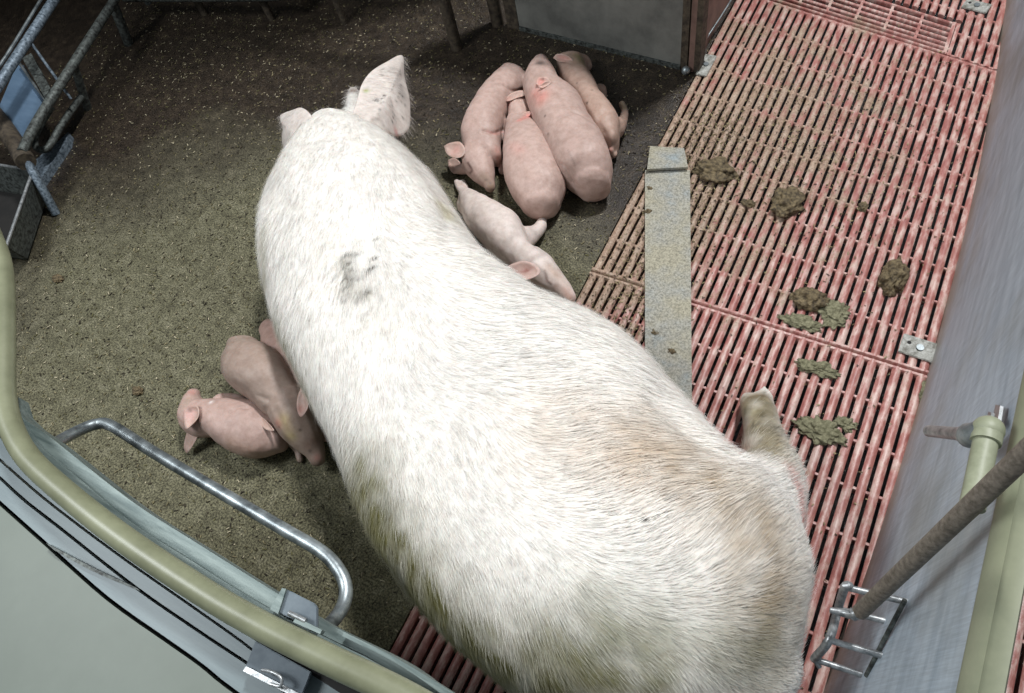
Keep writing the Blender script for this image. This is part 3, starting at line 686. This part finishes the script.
ribbon([(344,632),(400,660),(455,694)], [(342,636),(398,664),(450,700)], .592, .02, 'edge_flange', MT['beam'], pp, n=12)
def poly(px, z, th, name, mat, parent, **k):
    a = [P(x, y, z-th) for x, y in px]; b = [P(x, y, z) for x, y in px]; a = [(p[0], p[1], z-th) for p in b]
    return MB().prism(a, b).build(name, mat, parent, **k)
bk = poly([(284,588),(314,603),(317,607),(317,629),(290,618),(277,612)], .602, .006, 'bracket', MT['plate'], pp, bevel=.001)
poly([(282,588),(286,589),(278,614),(270,609)], .606, .030, 'flange', MT['beam'], bk)
MB().tube([P(289,613,.61), P(306,621,.61)], .0035, 10).build('bolt', MT['chrome'], bk, smooth=True)
poly([(296,617),(322,630),(320,634),(293,622)], .612, .010, 'clip', MT['beam'], bk)
bk = poly([(255,641),(311,672),(307,683),(300,700),(244,670)], .575, .006, 'bracket', MT['plate'], pp, bevel=.001)
poly([(246,666),(300,694),(298,699),(243,671)], .582, .008, 'flange', MT['chrome'], bk)
MB().tube(smooth_path([P(262,670,.587),P(272,672,.592),P(281,678,.592),P(280,686,.590),P(270,684,.588)], 5), .0022, 8).build('bolt', MT['chrome'], bk, smooth=True)

# ------------------------------------------------------------------ drinkers on the steel wall
el = PX(988, 430, .232)
dr = empty('water_drinker', el, 'green grey water pipe with an elbow and a shiny steel nipple, on the steel wall', 'drinker')
p1 = PX(972, 508, .232)
MB().tube([el, el+(p1-el)*.3, p1], .0132, 18).build('pipe', MT['pipe'], dr, smooth=True)
MB().ball(el, .0175, 18).build('elbow', MT['pipe'], dr, smooth=True)
MB().tube([el+(p1-el)*.04, el+(p1-el)*.17], .0162, 18).build('collar', MT['pipe'], dr, smooth=True)
n0 = P(974, 436, el[2]-.012); n1 = P(960, 434, el[2]-.045); n2 = P(929, 431, el[2]-.115)
MB().tube([el, n0, n0+(n1-n0)*.3], .0155, 18).build('socket', MT['galv'], dr, smooth=True)
MB().tube([n0, n0+(n1-n0)*.4, n0+(n1-n0)*.42, n1, n1+(n2-n1)*.02, n2], [.0115, .0115, .0095, .0095, .0085, .0080], 18).build('nipple', MT['chrome'], dr, smooth=True)
MB().tube([n2, n2+(n2-n1)*.03], .0055, 12).build('valve', MT['dark'], dr, smooth=True)
k0 = PX(994, 418, .25)
mb = MB().slab([PX(993,428,.255), PX(997,405,.255), PX(1002,406,.255), PX(998,430,.255)], .004); mb.slab([PX(988,420,.24), PX(990,412,.24), PX(993,413,.24), PX(992,422,.24)], .004)
mb.build('clamp', MT['chrome'], dr)
r0 = PX(860, 612, .205); r1 = PX(1024, 455, .235); r1 = r1+(r1-r0)*.35
dp = empty('drinker_pipe', r0, 'long slanting brown-grey steel pipe with a nozzle inside a small wire guard', 'drinker')
MB().tube([r0, r0+(r1-r0)*.5, r1], .0112, 18).build('pipe', MT['rod'], dp, smooth=True)
z0 = r0[2]
MB().tube([r0, P(852,615,z0-.005), P(851,615,z0-.005), P(840,612,z0-.01), P(830,610,z0-.01)], [.009, .009, .006, .006, .004], 12).build('nozzle', MT['chrome'], dp, smooth=True)
g = MB(); Y = []
for (bx, by), (wx, wy) in (((845,587),(907,602)), ((838,609),(886,621)), ((829,640),(884,656)), ((814,659),(866,676))):
    w = PX(wx, wy, .262); b = P(bx, by, w[2]); Y.append(b); g.tube([b, w], .0050, 12)
g.tube(smooth_path([Y[0]+(0.006,0.004,0), Y[0], Y[1], Y[2], Y[3]], 5), .0064, 12); g.tube(smooth_path([Y[3], Y[3]+(0.012, -0.006, -0.01)], 3), .004, 10)
g.build('wire_guard', MT['chrome'], dp, smooth=True)
w0, w1 = PX(905, 600, .255), PX(866, 676, .255)
MB().tube([w0, PX(884, 640, .255), w1], .0035, 10).build('mount', MT['galvdirty'], dp, smooth=True)

# ------------------------------------------------------------------ clips, strip, dung
def clip(c, w, d, label, ang=0.0):
    o = MB().box((-w/2, -d/2, 0), (w/2, d/2, .005)).build('slat_clip', MT['clip'], bevel=.0015)
    o.location = c; o.rotation_euler.z = ang; tag(o, label, 'clip')
    s = MB(); s.tube([(0, 0, .004), (0, 0, .009)], .008, 14); s.build('screw', MT['galv']).parent = o
    h = MB(); h.tube([(-w*.3, d*.1, .0045), (-w*.3, d*.1, .0055)], .0045, 10); h.build('hole', MT['dark']).parent = o
    return o
c = P(919, 349, .004); clip((c[0], c[1], .0042), .078, .052, 'pale steel clip with a screw on the slats at the foot of the steel wall', -.03)
c = P(706, 66, .004); clip((c[0], c[1], .0042), .035, .095, 'dirty pale clip on the far left edge of the slats beside the brown board')
c = P(976, 7, .004); clip((c[0], c[1], .0042), .070, .045, 'grey steel clip on the slats in the farthest right corner', -.2)
st = MB(); z = .012
q = [P(645,170,z), P(690,170,z), P(692,399,z), P(645,352,z)]; ext = lambda a, b, t: a+(b-a)*t
q[2] = ext(q[1], q[2], 1.25); q[3] = ext(q[0], q[3], 1.5)
so = MB().prism([(p[0], p[1], .0045) for p in q], [(p[0], p[1], z) for p in q]).build('floor_strip', MT['strip'])
tag(so, 'dusty grey strip lying slantwise over the slats next to the flank of the sow', 'strip')
q = [P(650,146,.02), P(684,148,.02), P(688,167,.026), P(647,169,.026)]
MB().prism([(p[0], p[1], .0045) for p in q[:2]]+[(p[0], p[1], .018) for p in q[2:]], [tuple(p) for p in q]).build('bent_end', MT['strip'], so)

def lump(px, py, rx, ry, h, label, mat='dung', flat=False, group=None):
    c = P(px, py, .004); sc_ = 1/proj(c)[0, 2]*FPX; rx, ry = rx/sc_, ry/sc_
    bm = bmesh.new(); bmesh.ops.create_icosphere(bm, subdivisions=5, radius=1)
    o0 = Vector((px*.37, py*.21, 0))
    for v in bm.verts:
        n = v.co.copy(); k = 1+(.7 if mat == 'oldung' else .36)*noise.noise(n*1.8+o0)+(.5 if mat == 'oldung' else .22)*noise.noise(n*4+o0)+.10*noise.noise(n*9+o0)+.06*noise.noise(n*20+o0)
        v.co = Vector((n.x*rx*k, n.y*ry*k, max(-.12, n.z)*h*k))
    me = bpy.data.meshes.new('dung_lump'); bm.to_mesh(me); bm.free(); me.shade_smooth(); me.materials.append(MT[mat])
    o = bpy.data.objects.new('dung_lump', me); C.objects.link(o); o.location = (c[0], c[1], .004+.10*h)
    tag(o, label, 'dung', group); return o
lump(715, 172, 19, 14, .026, 'brown dung lump on the slats just right of the bent strip end')
lump(787, 204, 14, 18, .028, 'olive brown dung lump in the middle of the far slats')
lump(893, 278, 12, 20, .030, 'tall dung lump on the slats nearest the steel wall')
lump(810, 300, 17, 12, .022, 'dark dung lump near the joint between two slat panels')
lump(834, 313, 13, 13, .008, 'crumbly tan dung patch touching the right side of a dark lump', 'oldung')
lump(800, 322, 16, 7, .006, 'thin greenish dung smear just under the dark lump at the panel joint', 'oldung')
lump(818, 369, 18, 7, .008, 'greenish dry dung streak below the panel joint', 'oldung')
lump(819, 431, 20, 11, .009, 'largest greenish dry dung patch, right of the sow hind foot', 'oldung')
lump(845, 424, 9, 6, .006, 'small greenish dung patch at the right end of the largest dry one', 'oldung')
lump(748, 204, 7, 4, .010, 'little brown dung crumb between the two far lumps')
lump(863, 207, 4, 6, .008, 'tiny grey dung crumb on the slats right of the middle lump')
lump(926, 395, 5, 12, .006, 'narrow dry dung crust at the wall foot under the pale clip', 'oldung')
for px, py, r, lb in ((649, 190, 4, 'dark dung crumb on the upper left rim of the dusty strip'), (648, 213, 5, 'dark round dung crumb on the left rim of the dusty strip, halfway up'),
                      (655, 334, 5, 'dark dung crumb low on the left rim of the dusty strip'), (672, 353, 5, 'dark dung crumb on the dusty strip close to the sow flank'),
                      (58, 279, 6, 'black dung crumb on the solid floor near the trough'), (138, 391, 6, 'black dung crumb on the solid floor left of the piglets')):
    lump(px, py, r, r*.7, .010, lb)

# ------------------------------------------------------------------ far left gate, trough, barriers
gt = empty('crate_gate', P(60, 160, 0), 'grimy galvanised gate with sloping rails and a blue sheet in the far left corner', 'gate')
T = lambda pts, r, n, m='galvdirty', sub=6, par=gt: MB().tube(smooth_path(pts, sub), r, 12).build(n, MT[m], par, smooth=True)
a = P(-80,205,.30); b = P(100,-70,.30)
T([a, P(-14,104,.30), P(20,52,.30), P(62,-12,.30), b], .0152, 'rail', 'bluesteel')
T([P(22,152,.18), P(37,122,.18), P(76,60,.18), P(112,4,.18), P(124,-16,.18)], .0152, 'rail')
for c in (a, b): T([c-(0, 0, .30), c-(0, 0, .15), c], .015, 'post')
T([P(-12,82,.32), P(10,50,.32), P(48,-12,.32)], .005, 'rod', 'galv')
poly([(-6,118),(18,62),(24,66),(45,101),(20,145)], .16, .008, 'sheet', MT['bluesheet'], gt)
poly([(22,58),(31,53),(50,88),(45,98)], .19, .01, 'flat_bar', MT['galvdirty'], gt)
MB().tube([P(31,43,.29), P(71,99,.12)], .005, 8).build('brace', MT['bluesteel'], gt, smooth=True)
MB().tube([P(20,64,.175), P(45,100,.175)], .005, 8).build('brace', MT['galv'], gt, smooth=True)
f0 = P(88,109,0); T([f0, (f0+P(74,66,.17))/2, P(74,66,.17)], .014, 'post')
f0 = P(129,44,0); T([f0, (f0+P(113,4,.17))/2, P(113,4,.17)], .018, 'post')
T([P(81,97,.06), P(62,124,.08), P(50,145,.08), P(43,150,.08), P(36,147,.08), P(35,137,.09), P(42,122,.11), P(51,107,.14)], .0115, 'loop', 'galvdirty')
poly([(62,138),(68,132),(66,142),(36,186),(28,178),(35,160)], .03, .03, 'base_plate', MT['bluesteel'], gt)
T([P(-60,50,.19), P(-8,112,.17), P(10,136,.165), P(26,162,.16)], .030, 'post', 'darkwood')
T([P(22,152,.18), P(30,166,.14), P(36,178,.11), P(44,192,.07), P(56,214,.0)], .014, 'leg', 'bluesteel')
fd = empty('feeding_trough', P(10, 215, 0), 'steel feeding trough with a bright rim at the left edge of the floor', 'trough')
rim = [(-60,156),(33,170),(6,247),(-80,238)]; zt, zl = .12, .012
tp = [P(x, y, zt) for x, y in rim]; ctr = np.mean(tp, axis=0)
bt = [np.array([*(ctr[:2]+(p[:2]-ctr[:2])*.80), zl]) for p in tp]
for i in range(4):
    j = (i+1) % 4; MB().slab([tp[i], tp[j], bt[j], bt[i]], .006).build('side', MT['galvdirty'], fd)
MB().slab(bt, .006).build('bottom', MT['dark'], fd)
MB().tube([tp[0], tp[1]], .005, 8).tube([tp[1], tp[2]], .005, 8).tube([tp[2], tp[3]], .005, 8).tube([tp[3], tp[0]], .005, 8).build('rim', MT['chrome'], fd, smooth=True)
bg = empty('tube_barrier', P(205, 14, 0), 'dark tubular barrier with a round-ended rail at the far dark edge of the floor', 'barrier')
T([P(124,-4,.12), P(200,-4,.12), P(268,-5,.12), P(282,-7,.12), P(290,-14,.11), P(300,-8,.0)], .021, 'rail', par=bg)
for x, y in ((205, 14), (272, 19)):
    f0 = P(x, y, 0); T([f0, f0+(0,0,.06), f0+(0,0,.11)], .014, 'post', 'darkwood', par=bg)
pg = empty('post_barrier', P(457, 48, 0), 'row of dirt-crusted standing posts left of the grey board', 'barrier')
for x, y, r in ((345, 23, .012), (457, 48, .020), (498, 24, .022)):
    f0 = P(x, y, 0); T([f0, f0+(0,0,.3), f0+(0,0,.68)], r, 'post', 'darkwood', par=pg)
T([P(345,23,0)+(0,0,.67), (P(457,48,0)+P(498,24,0))/2+(0,0,.67), P(498,24,0)+(0,0,.67)], .016, 'rail', par=pg)

# ------------------------------------------------------------------ straw and crumbs nobody could count
def flecks(name, label, n, sampler, lmin, lmax, z, cols, cat):
    V = []; F = []; CC = []; k = 0
    for _ in range(n):
        x, y = sampler()
        a = random.uniform(0, math.pi); L = random.uniform(lmin, lmax)*random.uniform(.5, 1); w = random.uniform(.0006, .0013); t = random.uniform(-.12, .2)
        dx, dy = math.cos(a)*L/2, math.sin(a)*L/2; sx, sy = -math.sin(a)*w, math.cos(a)*w; zz = z+random.uniform(0, .002); dz = abs(t)*L/2
        b = [(x-dx-sx, y-dy-sy, zz), (x+dx-sx, y+dy-sy, zz+dz), (x+dx+sx, y+dy+sy, zz+dz), (x-dx+sx, y-dy+sy, zz)]
        V += b+[(p[0], p[1], p[2]+w) for p in b]
        F += [(k+4, k+5, k+6, k+7), (k, k+1, k+5, k+4), (k+1, k+2, k+6, k+5), (k+2, k+3, k+7, k+6), (k+3, k, k+4, k+7), (k+3, k+2, k+1, k)]
        c = random.choice(cols); g = random.uniform(.7, 1.15); CC += [[min(1, c[0]*g), min(1, c[1]*g), min(1, c[2]*g), 1]]*8; k += 8
    me = bpy.data.meshes.new(name); me.from_pydata(V, [], F); at = me.color_attributes.new('tint', 'FLOAT_COLOR', 'POINT')
    at.data.foreach_set('color', np.array(CC).ravel()); me.materials.append(MT['straw'])
    o = bpy.data.objects.new(name, me); C.objects.link(o); tag(o, label, cat, kind='stuff')
def s_floor():
    while 1:
        x, y = random.uniform(-2.9, XL), random.uniform(-.08, 1.95)
        return x, y
flecks('straw_chips', 'fine straw chips and meal strewn over the solid floor', 15000, s_floor, .004, .013, .0006, [W(140,130,100), W(112,104,76), W(176,166,140), W(60,52,40), W(44,38,30), W(40,34,28), W(96,92,60), W(84,78,56)], 'straw')
def s_slat():
    while 1:
        u = random.random()
        if u < .5: x, y = random.gauss(-.40, .07), random.uniform(.75, 1.6)
        elif u < .8: x, y = random.gauss(-.2, .2), random.gauss(1.5, .22)
        else: x, y = random.uniform(XL, .24), random.uniform(.2, 2.0)
        if XL-.02 < x < .24: return x, y
flecks('dirt_crumbs', 'small dirt crumbs stuck on the red slats', 4200, s_slat, .003, .010, .0045, [W(120,106,78), W(88,74,54), W(150,138,104), W(60,50,40)], 'dirt')
